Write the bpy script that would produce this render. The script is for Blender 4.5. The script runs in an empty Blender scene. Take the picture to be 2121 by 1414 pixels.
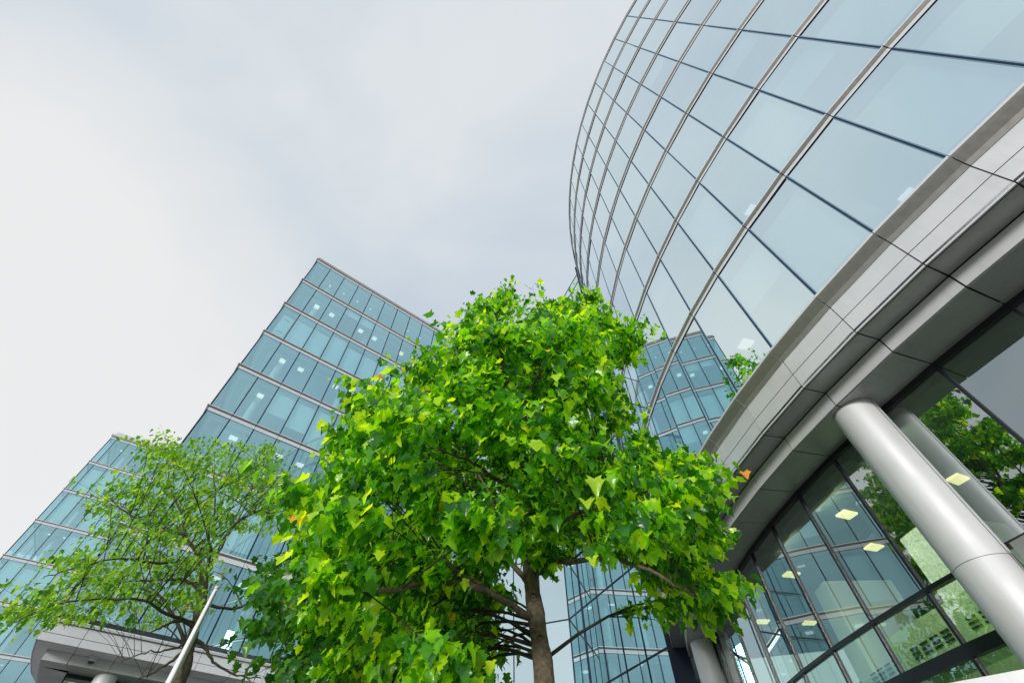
import bpy, math, random, json
import numpy as np
from mathutils import Vector, Matrix
S = bpy.context.scene
COL = S.collection
rnd = random.Random(7)
rad = math.radians

# ------------------------------------------------------------------ helpers
class MB:
    def __init__(s): s.v = []; s.f = []; s.m = []
    def quad(s, *p, m=0):
        n = len(s.v); s.v += [tuple(q) for q in p]; s.f.append(tuple(range(n, n+len(p)))); s.m.append(m)
    def hexa(s, b, t, m=0):
        # b, t: bottom and top rings (same count)
        n = len(s.v); k = len(b); s.v += [tuple(q) for q in b] + [tuple(q) for q in t]
        s.f.append(tuple(n+i for i in reversed(range(k)))); s.f.append(tuple(n+k+i for i in range(k)))
        for i in range(k):
            j = (i+1) % k; s.f.append((n+i, n+j, n+k+j, n+k+i))
        s.m += [m]*(k+2)
    def plate(s, ring, z0, z1, m=0):
        s.hexa([(x, y, z0) for x, y in ring], [(x, y, z1) for x, y in ring], m)
    def box(s, c, u, v, hu, hv, z0, z1, m=0):
        r = [(c[0]+a*hu*u[0]+b*hv*v[0], c[1]+a*hu*u[1]+b*hv*v[1]) for a, b in ((-1,-1),(1,-1),(1,1),(-1,1))]
        s.plate(r, z0, z1, m)
    def tube(s, pts, rs, n=8, m=0, cap=True, jit=0.0):
        base = len(s.v); P = [Vector(p) for p in pts]; up = Vector((0.13, 0.31, 0.94)); prev = None
        for i, p in enumerate(P):
            t = (P[min(i+1, len(P)-1)] - P[max(i-1, 0)]).normalized()
            if prev is None:
                a = t.cross(up)
                if a.length < .1: a = t.cross(Vector((1, 0, 0)))
            else: a = prev - t*prev.dot(t)
            a.normalize(); prev = a; b = t.cross(a)
            for k in range(n):
                g = 2*math.pi*k/n; r = rs[i]*(1+jit*math.sin(3.1*g+i*1.7)*math.cos(i*.9+g))
                s.v.append(tuple(p + a*(r*math.cos(g)) + b*(r*math.sin(g))))
        for i in range(len(P)-1):
            for k in range(n):
                j = (k+1) % n
                s.f.append((base+i*n+k, base+i*n+j, base+(i+1)*n+j, base+(i+1)*n+k)); s.m.append(m)
        if cap:
            s.f.append(tuple(base+k for k in reversed(range(n)))); s.m.append(m)
            s.f.append(tuple(base+(len(P)-1)*n+k for k in range(n))); s.m.append(m)
    def build(s, name, mats, parent=None, smooth=False):
        me = bpy.data.meshes.new(name); me.from_pydata(s.v, [], s.f); me.update()
        if not isinstance(mats, (list, tuple)): mats = [mats]
        for q in mats: me.materials.append(q)
        if len(mats) > 1: me.polygons.foreach_set('material_index', s.m)
        if smooth: me.polygons.foreach_set('use_smooth', [True]*len(me.polygons))
        o = bpy.data.objects.new(name, me); COL.objects.link(o)
        if parent: o.parent = parent
        return o

def thing(name, label, cat, loc=(0, 0, 0), group=None):
    o = bpy.data.objects.new(name, None); COL.objects.link(o); o.location = loc; o.empty_display_size = .5
    o['label'] = label; o['category'] = cat
    if group: o['group'] = group
    return o
def under(o, root):
    """parent keeping the world place of geometry written in world coordinates"""
    o.parent = root; o.matrix_parent_inverse = Matrix.Translation(-Vector(root.location)); return o

def mat(name, col=(.5, .5, .5), rough=.5, metal=0, noise=0, nscale=5, bump=0, bscale=40, emis=None, spec=.5, streak=0):
    m = bpy.data.materials.new(name); m.use_nodes = True; nt = m.node_tree; p = nt.nodes['Principled BSDF']
    p.inputs['Base Color'].default_value = (*col, 1); p.inputs['Roughness'].default_value = rough; p.inputs['Metallic'].default_value = metal
    p.inputs['Specular IOR Level'].default_value = spec
    tc = nt.nodes.new('ShaderNodeTexCoord')
    if noise:
        nz = nt.nodes.new('ShaderNodeTexNoise'); nz.inputs['Scale'].default_value = nscale; nz.inputs['Detail'].default_value = 6
        nt.links.new(tc.outputs['Object'], nz.inputs['Vector'])
        mp = nt.nodes.new('ShaderNodeMapRange'); mp.inputs['From Min'].default_value = .3; mp.inputs['From Max'].default_value = .7
        mp.inputs['To Min'].default_value = 1-noise; mp.inputs['To Max'].default_value = 1+noise
        nt.links.new(nz.outputs['Fac'], mp.inputs['Value'])
        mx = nt.nodes.new('ShaderNodeVectorMath'); mx.operation = 'SCALE'; mx.inputs[0].default_value = col
        nt.links.new(mp.outputs['Result'], mx.inputs['Scale']); nt.links.new(mx.outputs['Vector'], p.inputs['Base Color'])
        m2 = nt.nodes.new('ShaderNodeMapRange'); m2.inputs['From Min'].default_value = .3; m2.inputs['From Max'].default_value = .7
        m2.inputs['To Min'].default_value = max(.02, rough-.08); m2.inputs['To Max'].default_value = rough+.08
        nt.links.new(nz.outputs['Fac'], m2.inputs['Value']); nt.links.new(m2.outputs['Result'], p.inputs['Roughness'])
    if streak:
        mpn = nt.nodes.new('ShaderNodeMapping'); mpn.inputs['Scale'].default_value = (7, 7, .5); nt.links.new(tc.outputs['Object'], mpn.inputs['Vector'])
        n3 = nt.nodes.new('ShaderNodeTexNoise'); n3.inputs['Scale'].default_value = 1.6; n3.inputs['Detail'].default_value = 7; n3.inputs['Roughness'].default_value = .65; nt.links.new(mpn.outputs[0], n3.inputs['Vector'])
        m3 = nt.nodes.new('ShaderNodeMapRange'); m3.inputs['From Min'].default_value = .5; m3.inputs['From Max'].default_value = .78; m3.inputs['To Max'].default_value = streak; nt.links.new(n3.outputs['Fac'], m3.inputs['Value'])
        mm = nt.nodes.new('ShaderNodeMix'); mm.data_type = 'RGBA'; mm.inputs[7].default_value = (.16, .15, .13, 1)
        if noise: nt.links.new(mx.outputs['Vector'], mm.inputs[6])
        else: mm.inputs[6].default_value = (*col, 1)
        nt.links.new(m3.outputs['Result'], mm.inputs[0]); nt.links.new(mm.outputs[2], p.inputs['Base Color'])
    if bump:
        n2 = nt.nodes.new('ShaderNodeTexNoise'); n2.inputs['Scale'].default_value = bscale; n2.inputs['Detail'].default_value = 8
        nt.links.new(tc.outputs['Object'], n2.inputs['Vector'])
        b = nt.nodes.new('ShaderNodeBump'); b.inputs['Strength'].default_value = bump; b.inputs['Distance'].default_value = .02
        nt.links.new(n2.outputs['Fac'], b.inputs['Height']); nt.links.new(b.outputs['Normal'], p.inputs['Normal'])
    if emis:
        p.inputs['Emission Color'].default_value = (*emis[:3], 1); p.inputs['Emission Strength'].default_value = emis[3]
    return m

def glass(name, refl, trans, f0, bump=.02, edge=1.0):
    """coated facade glass: a tinted mirror over a tinted see-through pane, more mirror at a grazing view"""
    m = bpy.data.materials.new(name); m.use_nodes = True; nt = m.node_tree; nt.nodes.clear()
    out = nt.nodes.new('ShaderNodeOutputMaterial'); mix = nt.nodes.new('ShaderNodeMixShader')
    gl = nt.nodes.new('ShaderNodeBsdfGlossy'); gl.inputs['Roughness'].default_value = .004
    tr = nt.nodes.new('ShaderNodeBsdfTransparent'); tr.inputs['Color'].default_value = (*trans, 1)
    lw = nt.nodes.new('ShaderNodeLayerWeight'); lw.inputs['Blend'].default_value = .5
    pw = nt.nodes.new('ShaderNodeMath'); pw.operation = 'POWER'; pw.inputs[1].default_value = 2.6
    nt.links.new(lw.outputs['Facing'], pw.inputs[0])
    mr = nt.nodes.new('ShaderNodeMapRange'); mr.inputs['To Min'].default_value = f0; mr.inputs['To Max'].default_value = edge
    nt.links.new(pw.outputs[0], mr.inputs['Value'])
    oi = nt.nodes.new('ShaderNodeObjectInfo'); rv = nt.nodes.new('ShaderNodeMapRange'); rv.inputs['To Min'].default_value = f0-.045; rv.inputs['To Max'].default_value = f0+.045
    nt.links.new(oi.outputs['Random'], rv.inputs['Value']); nt.links.new(rv.outputs['Result'], mr.inputs['To Min'])
    # tint fades to neutral at grazing
    cm = nt.nodes.new('ShaderNodeMix'); cm.data_type = 'RGBA'; cm.inputs[6].default_value = (*refl, 1); cm.inputs[7].default_value = (.97, .985, 1, 1)
    nt.links.new(pw.outputs[0], cm.inputs[0]); nt.links.new(cm.outputs[2], gl.inputs['Color'])
    tc = nt.nodes.new('ShaderNodeTexCoord'); nz = nt.nodes.new('ShaderNodeTexNoise'); nz.inputs['Scale'].default_value = .55; nz.inputs['Detail'].default_value = 1
    nt.links.new(tc.outputs['Object'], nz.inputs['Vector'])
    bp = nt.nodes.new('ShaderNodeBump'); bp.inputs['Strength'].default_value = bump; bp.inputs['Distance'].default_value = .05
    nt.links.new(nz.outputs['Fac'], bp.inputs['Height']); nt.links.new(bp.outputs['Normal'], gl.inputs['Normal'])
    nt.links.new(mr.outputs['Result'], mix.inputs[0]); nt.links.new(tr.outputs[0], mix.inputs[1]); nt.links.new(gl.outputs[0], mix.inputs[2])
    nt.links.new(mix.outputs[0], out.inputs['Surface'])
    return m

def leafmat(name, cols, trans=.45, rough=.35, yellow=.012):
    m = bpy.data.materials.new(name); m.use_nodes = True; nt = m.node_tree; nt.nodes.clear()
    out = nt.nodes.new('ShaderNodeOutputMaterial'); g = nt.nodes.new('ShaderNodeNewGeometry')
    cr = nt.nodes.new('ShaderNodeValToRGB'); e = cr.color_ramp.elements
    e[0].position = 0; e[0].color = (*cols[0], 1); e[1].position = 1-yellow; e[1].color = (*cols[-1], 1)
    for i, c in enumerate(cols[1:-1]):
        q = e.new((i+1)/(len(cols)-1)*(1-yellow)); q.color = (*c, 1)
    q = e.new(1-yellow+.001); q.color = (.62, .60, .03, 1); q = e.new(1.0); q.color = (.90, .36, .02, 1)
    nt.links.new(g.outputs['Random Per Island'], cr.inputs[0])
    tc = nt.nodes.new('ShaderNodeTexCoord'); nz = nt.nodes.new('ShaderNodeTexNoise'); nz.inputs['Scale'].default_value = 9; nz.inputs['Detail'].default_value = 5
    nt.links.new(tc.outputs['Object'], nz.inputs['Vector'])
    mp = nt.nodes.new('ShaderNodeMapRange'); mp.inputs['From Min'].default_value = .3; mp.inputs['From Max'].default_value = .7; mp.inputs['To Min'].default_value = .8; mp.inputs['To Max'].default_value = 1.2
    nt.links.new(nz.outputs['Fac'], mp.inputs['Value'])
    sc = nt.nodes.new('ShaderNodeVectorMath'); sc.operation = 'SCALE'; nt.links.new(cr.outputs[0], sc.inputs[0]); nt.links.new(mp.outputs['Result'], sc.inputs['Scale'])
    p = nt.nodes.new('ShaderNodeBsdfPrincipled'); p.inputs['Roughness'].default_value = rough; p.inputs['Specular IOR Level'].default_value = .75
    nt.links.new(sc.outputs['Vector'], p.inputs['Base Color'])
    t = nt.nodes.new('ShaderNodeBsdfTranslucent'); tm = nt.nodes.new('ShaderNodeVectorMath'); tm.operation = 'MULTIPLY'; tm.inputs[1].default_value = (2.6, 2.1, .6)
    nt.links.new(sc.outputs['Vector'], tm.inputs[0]); nt.links.new(tm.outputs['Vector'], t.inputs['Color'])
    mix = nt.nodes.new('ShaderNodeMixShader'); mix.inputs[0].default_value = trans
    nt.links.new(p.outputs[0], mix.inputs[1]); nt.links.new(t.outputs[0], mix.inputs[2]); nt.links.new(mix.outputs[0], out.inputs['Surface'])
    b = nt.nodes.new('ShaderNodeBump'); b.inputs['Strength'].default_value = .25; b.inputs['Distance'].default_value = .01
    n2 = nt.nodes.new('ShaderNodeTexNoise'); n2.inputs['Scale'].default_value = 35; nt.links.new(tc.outputs['Object'], n2.inputs['Vector'])
    nt.links.new(n2.outputs['Fac'], b.inputs['Height']); nt.links.new(b.outputs['Normal'], p.inputs['Normal'])
    return m

# ------------------------------------------------------------------ camera
pitch = rad(52.4348); roll = -.0052980
fw = Vector((0, math.cos(pitch), math.sin(pitch))); up = Vector((0, -math.sin(pitch), math.cos(pitch))); rt = Vector((1, 0, 0))
c_, s_ = math.cos(roll), math.sin(roll)
R_, U_ = c_*rt + s_*up, -s_*rt + c_*up
cam = bpy.data.cameras.new('camera'); co = bpy.data.objects.new('camera', cam); COL.objects.link(co); S.camera = co
cam.sensor_width = 36; cam.sensor_fit = 'HORIZONTAL'; cam.lens = 914.45/2121*36; cam.clip_start = .05; cam.clip_end = 3000
co.matrix_world = Matrix(((R_.x, U_.x, -fw.x, 0), (R_.y, U_.y, -fw.y, 0), (R_.z, U_.z, -fw.z, 1.6), (0, 0, 0, 1)))

# ------------------------------------------------------------------ light
SUN_AZ, SUN_EL = rad(-158), rad(12)      # azimuth clockwise from +Y (the way the camera faces)
sd = Vector((math.sin(SUN_AZ)*math.cos(SUN_EL), math.cos(SUN_AZ)*math.cos(SUN_EL), math.sin(SUN_EL)))
sl = bpy.data.lights.new('sun', 'SUN'); sl.energy = 2.4; sl.angle = rad(10); sl.color = (1, .97, .92)
so = bpy.data.objects.new('sun', sl); COL.objects.link(so); so.rotation_euler = sd.to_track_quat('Z', 'Y').to_euler()
w = bpy.data.worlds.new('World'); S.world = w; w.use_nodes = True; nt = w.node_tree; nt.nodes.clear()
N = nt.nodes.new; L = nt.links.new
out = N('ShaderNodeOutputWorld'); bg = N('ShaderNodeBackground'); L(bg.outputs[0], out.inputs['Surface'])
sky = N('ShaderNodeTexSky'); sky.sky_type = 'NISHITA'; sky.sun_disc = False; sky.sun_elevation = SUN_EL; sky.sun_rotation = SUN_AZ
sk = N('ShaderNodeVectorMath'); sk.operation = 'SCALE'; sk.inputs['Scale'].default_value = .10; L(sky.outputs[0], sk.inputs[0])
tc = N('ShaderNodeTexCoord')
mpg = N('ShaderNodeMapping'); mpg.inputs['Location'].default_value = (.35, .2, .1); mpg.inputs['Scale'].default_value = (1.0, 1.5, 1.7); mpg.inputs['Rotation'].default_value = (.3, .2, .6); L(tc.outputs['Generated'], mpg.inputs['Vector'])
nz = N('ShaderNodeTexNoise'); nz.inputs['Scale'].default_value = 1.6; nz.inputs['Detail'].default_value = 5; nz.inputs['Roughness'].default_value = .48; nz.inputs['Distortion'].default_value = .35; L(mpg.outputs[0], nz.inputs['Vector'])
# a brighter thin patch of cloud low to the left
dt = N('ShaderNodeVectorMath'); dt.operation = 'DOT_PRODUCT'; nrm = N('ShaderNodeVectorMath'); nrm.operation = 'NORMALIZE'; L(tc.outputs['Generated'], nrm.inputs[0]); L(nrm.outputs['Vector'], dt.inputs[0])
bd = Vector((-.80, .44, .50)).normalized(); dt.inputs[1].default_value = bd
mr = N('ShaderNodeMapRange'); mr.interpolation_type = 'SMOOTHSTEP'; mr.inputs['From Min'].default_value = .84; mr.inputs['From Max'].default_value = 1.0; mr.inputs['To Max'].default_value = .62; L(dt.outputs['Value'], mr.inputs['Value'])
ad = N('ShaderNodeMath'); ad.operation = 'ADD'; L(nz.outputs['Fac'], ad.inputs[0]); L(mr.outputs['Result'], ad.inputs[1])
cr = N('ShaderNodeValToRGB'); e = cr.color_ramp.elements; e[0].position = .34; e[0].color = (.60, .675, .765, 1); e[1].position = 1.0; e[1].color = (.89, .895, .895, 1)
q = e.new(.50); q.color = (.69, .755, .815, 1); q = e.new(.64); q.color = (.77, .815, .85, 1); L(ad.outputs[0], cr.inputs[0])
mx = N('ShaderNodeMix'); mx.data_type = 'RGBA'; mx.inputs[0].default_value = .93; L(sk.outputs['Vector'], mx.inputs[6]); L(cr.outputs[0], mx.inputs[7])
L(mx.outputs[2], bg.inputs['Color']); bg.inputs['Strength'].default_value = 1.0
S.view_settings.view_transform = 'Standard'; S.view_settings.look = 'None'; S.view_settings.gamma = 1; S.view_settings.exposure = 0
S.cycles.transparent_max_bounces = 12; S.cycles.max_bounces = 10; S.cycles.transmission_bounces = 6; S.cycles.glossy_bounces = 5; S.cycles.diffuse_bounces = 4
S.cycles.use_denoising = True; S.cycles.sample_clamp_indirect = 6

# ------------------------------------------------------------------ materials
M_gl = glass('curved_glass', (.82, .975, 1.0), (.84, .97, .98), .78)
M_glA = glass('tower_glass', (.58, .93, 1.0), (.74, .95, .98), .52)
M_glE = glass('entrance_glass', (.90, .98, .99), (.62, .82, .62), .38)
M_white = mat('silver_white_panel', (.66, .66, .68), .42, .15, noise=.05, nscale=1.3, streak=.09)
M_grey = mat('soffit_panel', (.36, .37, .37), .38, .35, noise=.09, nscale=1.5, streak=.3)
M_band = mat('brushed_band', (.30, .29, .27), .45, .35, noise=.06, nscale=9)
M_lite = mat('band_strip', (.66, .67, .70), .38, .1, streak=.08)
M_dark = mat('dark_gasket', (.012, .014, .02), .4)
M_mull = mat('navy_mullion', (.012, .02, .045), .5, 0, spec=.2)
M_mulb = mat('blue_glass_edge', (.16, .27, .38), .3, 0)
M_ceil = mat('office_ceiling', (.74, .77, .77), .8, noise=.03)
M_core = mat('office_core_wall', (.30, .33, .34), .8, noise=.1, nscale=.6)
M_bulk = mat('ceiling_bulkhead', (.93, .95, .94), .7)
M_blind = mat('roller_blind', (.80, .84, .82), .8, noise=.02)
M_lamp = mat('ceiling_panel_lamp', (.9, .88, .8), .5, emis=(1.0, .93, .80, 1.15))
M_lampw = mat('warm_panel_lamp', (.9, .85, .6), .5, emis=(1.0, .76, .36, 1.7))
M_col = mat('column_cladding', (.68, .68, .69), .55, .2, noise=.03, nscale=1.5, streak=.12)
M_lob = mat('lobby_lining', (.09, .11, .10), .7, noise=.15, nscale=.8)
M_green = mat('pale_green_wall', (.62, .76, .52), .6, noise=.04)
M_pave = mat('paving_stone', (.20, .195, .18), .8, noise=.12, nscale=1.2, bump=.3)
M_pole = mat('white_pole_paint', (.80, .81, .83), .3, .1, noise=.03)
M_bark = mat('tulip_bark', (.15, .115, .08), .9, noise=.45, nscale=16, bump=1.0, bscale=45)
M_bark2 = mat('grey_bark', (.11, .095, .06), .9, noise=.5, nscale=11, bump=.9, bscale=50)
M_twig = mat('twig_bark', (.045, .036, .022), .9, noise=.3, nscale=20)
M_leaf = leafmat('broad_leaf', [(.018, .12, .018), (.05, .24, .018), (.12, .40, .016), (.30, .64, .018), (.60, .84, .02)], trans=.52, rough=.25, yellow=.004)
M_leafS = leafmat('small_leaf', [(.05, .19, .014), (.10, .31, .014), (.20, .45, .016), (.36, .62, .02)], trans=.5, rough=.4, yellow=.004)
M_leafB = leafmat('dark_leaf', [(.016, .10, .016), (.03, .16, .016), (.06, .25, .015), (.12, .35, .016)], trans=.42, rough=.33, yellow=.004)

# ------------------------------------------------------------------ ground
g = MB(); g.quad((-600, -600, 0), (600, -600, 0), (600, 600, 0), (-600, 600, 0)); o = g.build('ground', mat('ground_stone', (.16, .155, .145), .85, noise=.1, nscale=.5)); o['kind'] = 'structure'
g = MB()
for i in range(-20, 26):
    for j in range(-14, 34):
        if (i+j) % 2 == 0 or True:
            x0, y0 = i*1.2-(.6 if j % 2 else 0), j*.8
            g.plate([(x0+.006, y0+.006), (x0+1.194, y0+.006), (x0+1.194, y0+.794), (x0+.006, y0+.794)], .004, .03)
o = g.build('pavement', M_pave); o['kind'] = 'structure'

# ------------------------------------------------------------------ facade tools
def offset(pts, ins):
    """shift a polyline to its left by ins (number or one per segment), mitred"""
    n = len(pts)-1; ins = [ins]*n if not isinstance(ins, (list, tuple)) else list(ins)
    L_ = []
    for i in range(n):
        (x0, y0), (x1, y1) = pts[i], pts[i+1]; l = math.hypot(x1-x0, y1-y0); dx, dy = (x1-x0)/l, (y1-y0)/l
        nx, ny = -dy, dx
        L_.append(((x0+nx*ins[i], y0+ny*ins[i]), (dx, dy)))
    r = [L_[0][0]]
    for i in range(1, n):
        (p, d), (q, e) = L_[i-1], L_[i]; den = d[0]*e[1]-d[1]*e[0]
        if abs(den) < 1e-4: r.append(q)
        else:
            t = ((q[0]-p[0])*e[1]-(q[1]-p[1])*e[0])/den; r.append((p[0]+d[0]*t, p[1]+d[1]*t))
    (p, d) = L_[-1]; l = math.hypot(pts[n][0]-pts[n-1][0], pts[n][1]-pts[n-1][1]); r.append((p[0]+d[0]*l, p[1]+d[1]*l))
    return r
def wall_panels(mb, line, z0, z1, th, gap=.025, m=0, rep=1, segs=None):
    """upright panels set between the corners of a polyline, thickness th to the inside"""
    inn = offset(line, th)
    for i in range(len(line)-1):
        if segs is not None and i not in segs: continue
        for r in range(rep):
            a0, a1 = r/rep, (r+1)/rep
            A = [line[i][k]+(line[i+1][k]-line[i][k])*a0 for k in (0, 1)]; B = [line[i][k]+(line[i+1][k]-line[i][k])*a1 for k in (0, 1)]
            C = [inn[i][k]+(inn[i+1][k]-inn[i][k])*a0 for k in (0, 1)]; D = [inn[i][k]+(inn[i+1][k]-inn[i][k])*a1 for k in (0, 1)]
            l = math.hypot(B[0]-A[0], B[1]-A[1]); g_ = gap/2/l
            f = lambda P, Q, t: (P[0]+(Q[0]-P[0])*t, P[1]+(Q[1]-P[1])*t)
            mb.plate([f(A, B, g_), f(A, B, 1-g_), f(C, D, 1-g_), f(C, D, g_)], z0, z1, m)
def flat_panels(mb, la, lb, z0, z1, gap=.025, m=0):
    for i in range(len(la)-1):
        l = math.hypot(la[i+1][0]-la[i][0], la[i+1][1]-la[i][1]); t = gap/2/l
        f = lambda P, Q, t: (P[0]+(Q[0]-P[0])*t, P[1]+(Q[1]-P[1])*t)
        mb.plate([f(la[i], la[i+1], t), f(la[i], la[i+1], 1-t), f(lb[i], lb[i+1], 1-t), f(lb[i], lb[i+1], t)], z0, z1, m)
def sweep(mb, line, prof, gap=0, m=None):
    """closed profile [(inset, z)...] run along each straight of a polyline"""
    rings = [offset(line, a) for a, z in prof]
    for i in range(len(line)-1):
        l = math.hypot(line[i+1][0]-line[i][0], line[i+1][1]-line[i][1]); t = gap/2/l
        f = lambda P, Q, t: (P[0]+(Q[0]-P[0])*t, P[1]+(Q[1]-P[1])*t)
        A = [(*f(r[i], r[i+1], t), prof[k][1]) for k, r in enumerate(rings)]
        B = [(*f(r[i], r[i+1], 1-t), prof[k][1]) for k, r in enumerate(rings)]
        n = len(mb.v); k = len(prof); mb.v += A+B
        mb.f.append(tuple(n+j for j in range(k))); mb.m.append(0 if m is None else m[0])
        mb.f.append(tuple(n+k+j for j in reversed(range(k)))); mb.m.append(0 if m is None else m[0])
        for j in range(k):
            j2 = (j+1) % k; mb.f.append((n+j2, n+j, n+k+j, n+k+j2)); mb.m.append(0 if m is None else m[j])
def pane(a, b, z0, z1, tilt=.008):
    mb = MB(); t = [rnd.uniform(-tilt, tilt) for _ in range(3)]
    l = math.hypot(b[0]-a[0], b[1]-a[1]); nx, ny = -(b[1]-a[1])/l, (b[0]-a[0])/l
    P = [(a, z0, 0), (b, z0, t[0]), (b, z1, t[0]+t[1]), (a, z1, t[1])]
    mb.quad(*[(p[0]+nx*s, p[1]+ny*s, z) for p, z, s in P]); return mb
def join(mbs):
    r = MB()
    for q in mbs:
        n = len(r.v); r.v += q.v; r.f += [tuple(i+n for i in f) for f in q.f]; r.m += q.m
    return r
def facade(root, line, zs, frame_top, mg, show, skip_end=(True, True), mull_w=.05, lights=None, blinds=None, depth=6.0, band=True, interior=True, core=None, slab=None, nose=.17, segs=None, BANDH=.42, edge=.10):
    """storeys of glass between projecting bands. zs = glass-top heights from the top storey down, last = height of the top of the base"""
    n = len(line)-1; segs = range(n) if segs is None else segs
    panes = []
    for k in range(len(zs)-1):
        z1 = zs[k]; z0 = zs[k+1]+BANDH
        for i in segs:
            panes.append((show(i, k), pane(line[i], line[i+1], z0, z1)))
    panes.sort(key=lambda t: -t[0])
    for s, q in panes[:100]: under(q.build('window', mg), root)
    if len(panes) > 100:
        o = under(join([q for s, q in panes[100:]]).build('window', mg), root); o['kind'] = 'stuff'
    # mullions: slim dark fins between panes
    for i in range(n+1):
        a = line[max(i-1, 0)]; b = line[min(i+1, n)]; l = math.hypot(b[0]-a[0], b[1]-a[1]); u = ((b[0]-a[0])/l, (b[1]-a[1])/l); v = (-u[1], u[0])
        mb = MB(); wd = mull_w*(2.0 if i in (0, n) else 1)
        mb.box((line[i][0]+v[0]*.03, line[i][1]+v[1]*.03), u, v, wd/2, .045, zs[-1]+BANDH, frame_top-.02)
        if edge: mb.box((line[i][0]+v[0]*.03, line[i][1]+v[1]*.03), u, v, edge/2, .036, zs[-1]+BANDH, frame_top-.02, m=1)
        under(mb.build('mullion', [M_mull, M_mulb]), root)
    if band:
        for k in range(len(zs)):
            z = zs[k] if k < len(zs)-1 else None
            if z is None: break
            mb = MB()
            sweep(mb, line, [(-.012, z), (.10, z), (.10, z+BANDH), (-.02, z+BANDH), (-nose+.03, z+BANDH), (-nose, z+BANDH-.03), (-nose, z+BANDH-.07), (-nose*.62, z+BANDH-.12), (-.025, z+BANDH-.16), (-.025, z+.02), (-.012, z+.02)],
                  gap=.02, m=[3, 0, 0, 0, 2, 2, 1, 1, 2, 3, 3])  # nose underside takes the darker material: its shade is put into the colour
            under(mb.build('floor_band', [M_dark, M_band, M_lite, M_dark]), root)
    if interior:
        for k in range(len(zs)-1):
            z = zs[k]; mb = MB()
            if slab: mb.plate(offset(line, .14)+slab, z+.06, z+.36)
            else: flat_panels(mb, offset(line, .14), offset(line, depth), z+.06, z+.36, gap=-.001)
            under(mb.build('floor_slab', M_ceil), root)
            mb = MB()
            for i0, i1, dz in ((.30, .46, -.10), (.98, 1.2, -.16)):
                flat_panels(mb, offset(line, i0), offset(line, i1), z+dz, z+.058, gap=-.001)
            under(mb.build('ceiling_bulkhead', M_bulk), root)
        mb = MB(); wall_panels(mb, core or offset(line, depth-.1), zs[-1]+.4, zs[0], .2, gap=-.001); under(mb.build('core_wall', M_core), root)
        mb = MB(); c = offset(line, 2.2)
        for i in range(2, n, 5):
            mb.tube([(c[i][0], c[i][1], zs[-1]+.4), (c[i][0], c[i][1], zs[0]+.05)], [.28, .28], 14)
        if mb.v: under(mb.build('interior_column', M_bulk, smooth=True), root)
        for (i, k, ins, hw, fr) in (lights or []):
            if i >= n or k >= len(zs)-1: continue
            c = offset(line, ins); P = (c[i][0]*(1-fr)+c[i+1][0]*fr, c[i][1]*(1-fr)+c[i+1][1]*fr)
            l = math.hypot(line[i+1][0]-line[i][0], line[i+1][1]-line[i][1]); u = ((line[i+1][0]-line[i][0])/l, (line[i+1][1]-line[i][1])/l)
            mb = MB(); mb.box(P, u, (-u[1], u[0]), hw, hw, zs[k]+.02, zs[k]+.058)
            under(mb.build('ceiling_light', M_lamp), root)
        for (i, k, f0, f1) in (blinds or []):
            if i >= n or k >= len(zs)-1: continue
            z1 = zs[k]-.02; hh = zs[k]-(zs[k+1]+BANDH); c = offset(line, .16)
            f = lambda t: (c[i][0]+(c[i+1][0]-c[i][0])*t, c[i][1]+(c[i+1][1]-c[i][1])*t)
            A, B = f(.03), f(.97); l = math.hypot(B[0]-A[0], B[1]-A[1]); v = (-(B[1]-A[1])/l*.006, (B[0]-A[0])/l*.006)
            mb = MB(); mb.plate([A, B, (B[0]+v[0], B[1]+v[1]), (A[0]+v[0], A[1]+v[1])], z1-hh*f1, z1-hh*f0)
            under(mb.build('roller_blind', M_blind), root)
# ------------------------------------------------------------------ curved office block (right)
CX, CY, CR = 31.256, 13.245, 25.943
Z0 = 39.655+1.6
DA = 3.3835
def cang(j): return rad(208.497 - DA*j)           # j = 0 is a seam near the right picture edge
def cpt(j, ins=0.0): a = cang(j); return (CX+(CR-ins)*math.cos(a), CY+(CR-ins)*math.sin(a))
# plan runs so that the inside of the building lies to the LEFT of the line: from the far end towards the viewer
JN, JF = -9, 14
cl = [cpt(j) for j in range(JF, JN-1, -1)]
bld = thing('curved_office_building', 'tall curved glass building at the right with silver floor bands and overhanging white base', 'building', (8.5, 12, 0))
zs = [Z0-4*k for k in range(9)]
def show_c(i, k):
    j = JF-1-i+.5; a = cang(j); p = (CX+CR*math.cos(a), CY+CR*math.sin(a)); z = zs[k]-2-1.6
    d = math.hypot(p[0], p[1], z); n = (math.cos(a), math.sin(a)); fc = -(p[0]*n[0]+p[1]*n[1])/d
    vis = (Vector((p[0], p[1], z)).dot(fw))/d
    return fc/d/d*(1 if vis > .62 else .01)
bl = []; lt = []
for i in range(len(cl)-1):
    for k in range(8):
        h = (i*7+k*13) % 11
        if k >= 6 and i > 9:
            bl.append((i, k, .12, .52 if (i+k) % 2 else .86)) if (i*3+k) % 4 != 3 else None
        elif h == 2 and k > 2: bl.append((i, k, .0, .35))
lt = [(8, 7, 2.2, .2, .5), (10, 6, 2.4, .2, .8), (12, 7, 3.4, .18, .6), (7, 7, 3.0, .2, .4), (11, 5, 2.6, .2, .5)]
facade(bld, cl, zs, Z0+.1, M_gl, show_c, mull_w=.030, blinds=bl, lights=lt, depth=6.5, nose=.085, BANDH=.30, edge=.08)
zb = zs[8]
# roof cap
mb = MB(); sweep(mb, cl, [(-.02, Z0+.365), (.5, Z0+.365), (.5, Z0+.6), (-.02, Z0+.6)], gap=.02); under(mb.build('roof_cap', M_lite), bld)
mb = MB(); flat_panels(mb, offset(cl, .4), offset(cl, 9), Z0+.5, Z0+.62, gap=-.001); under(mb.build('roof', M_core), bld)
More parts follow.
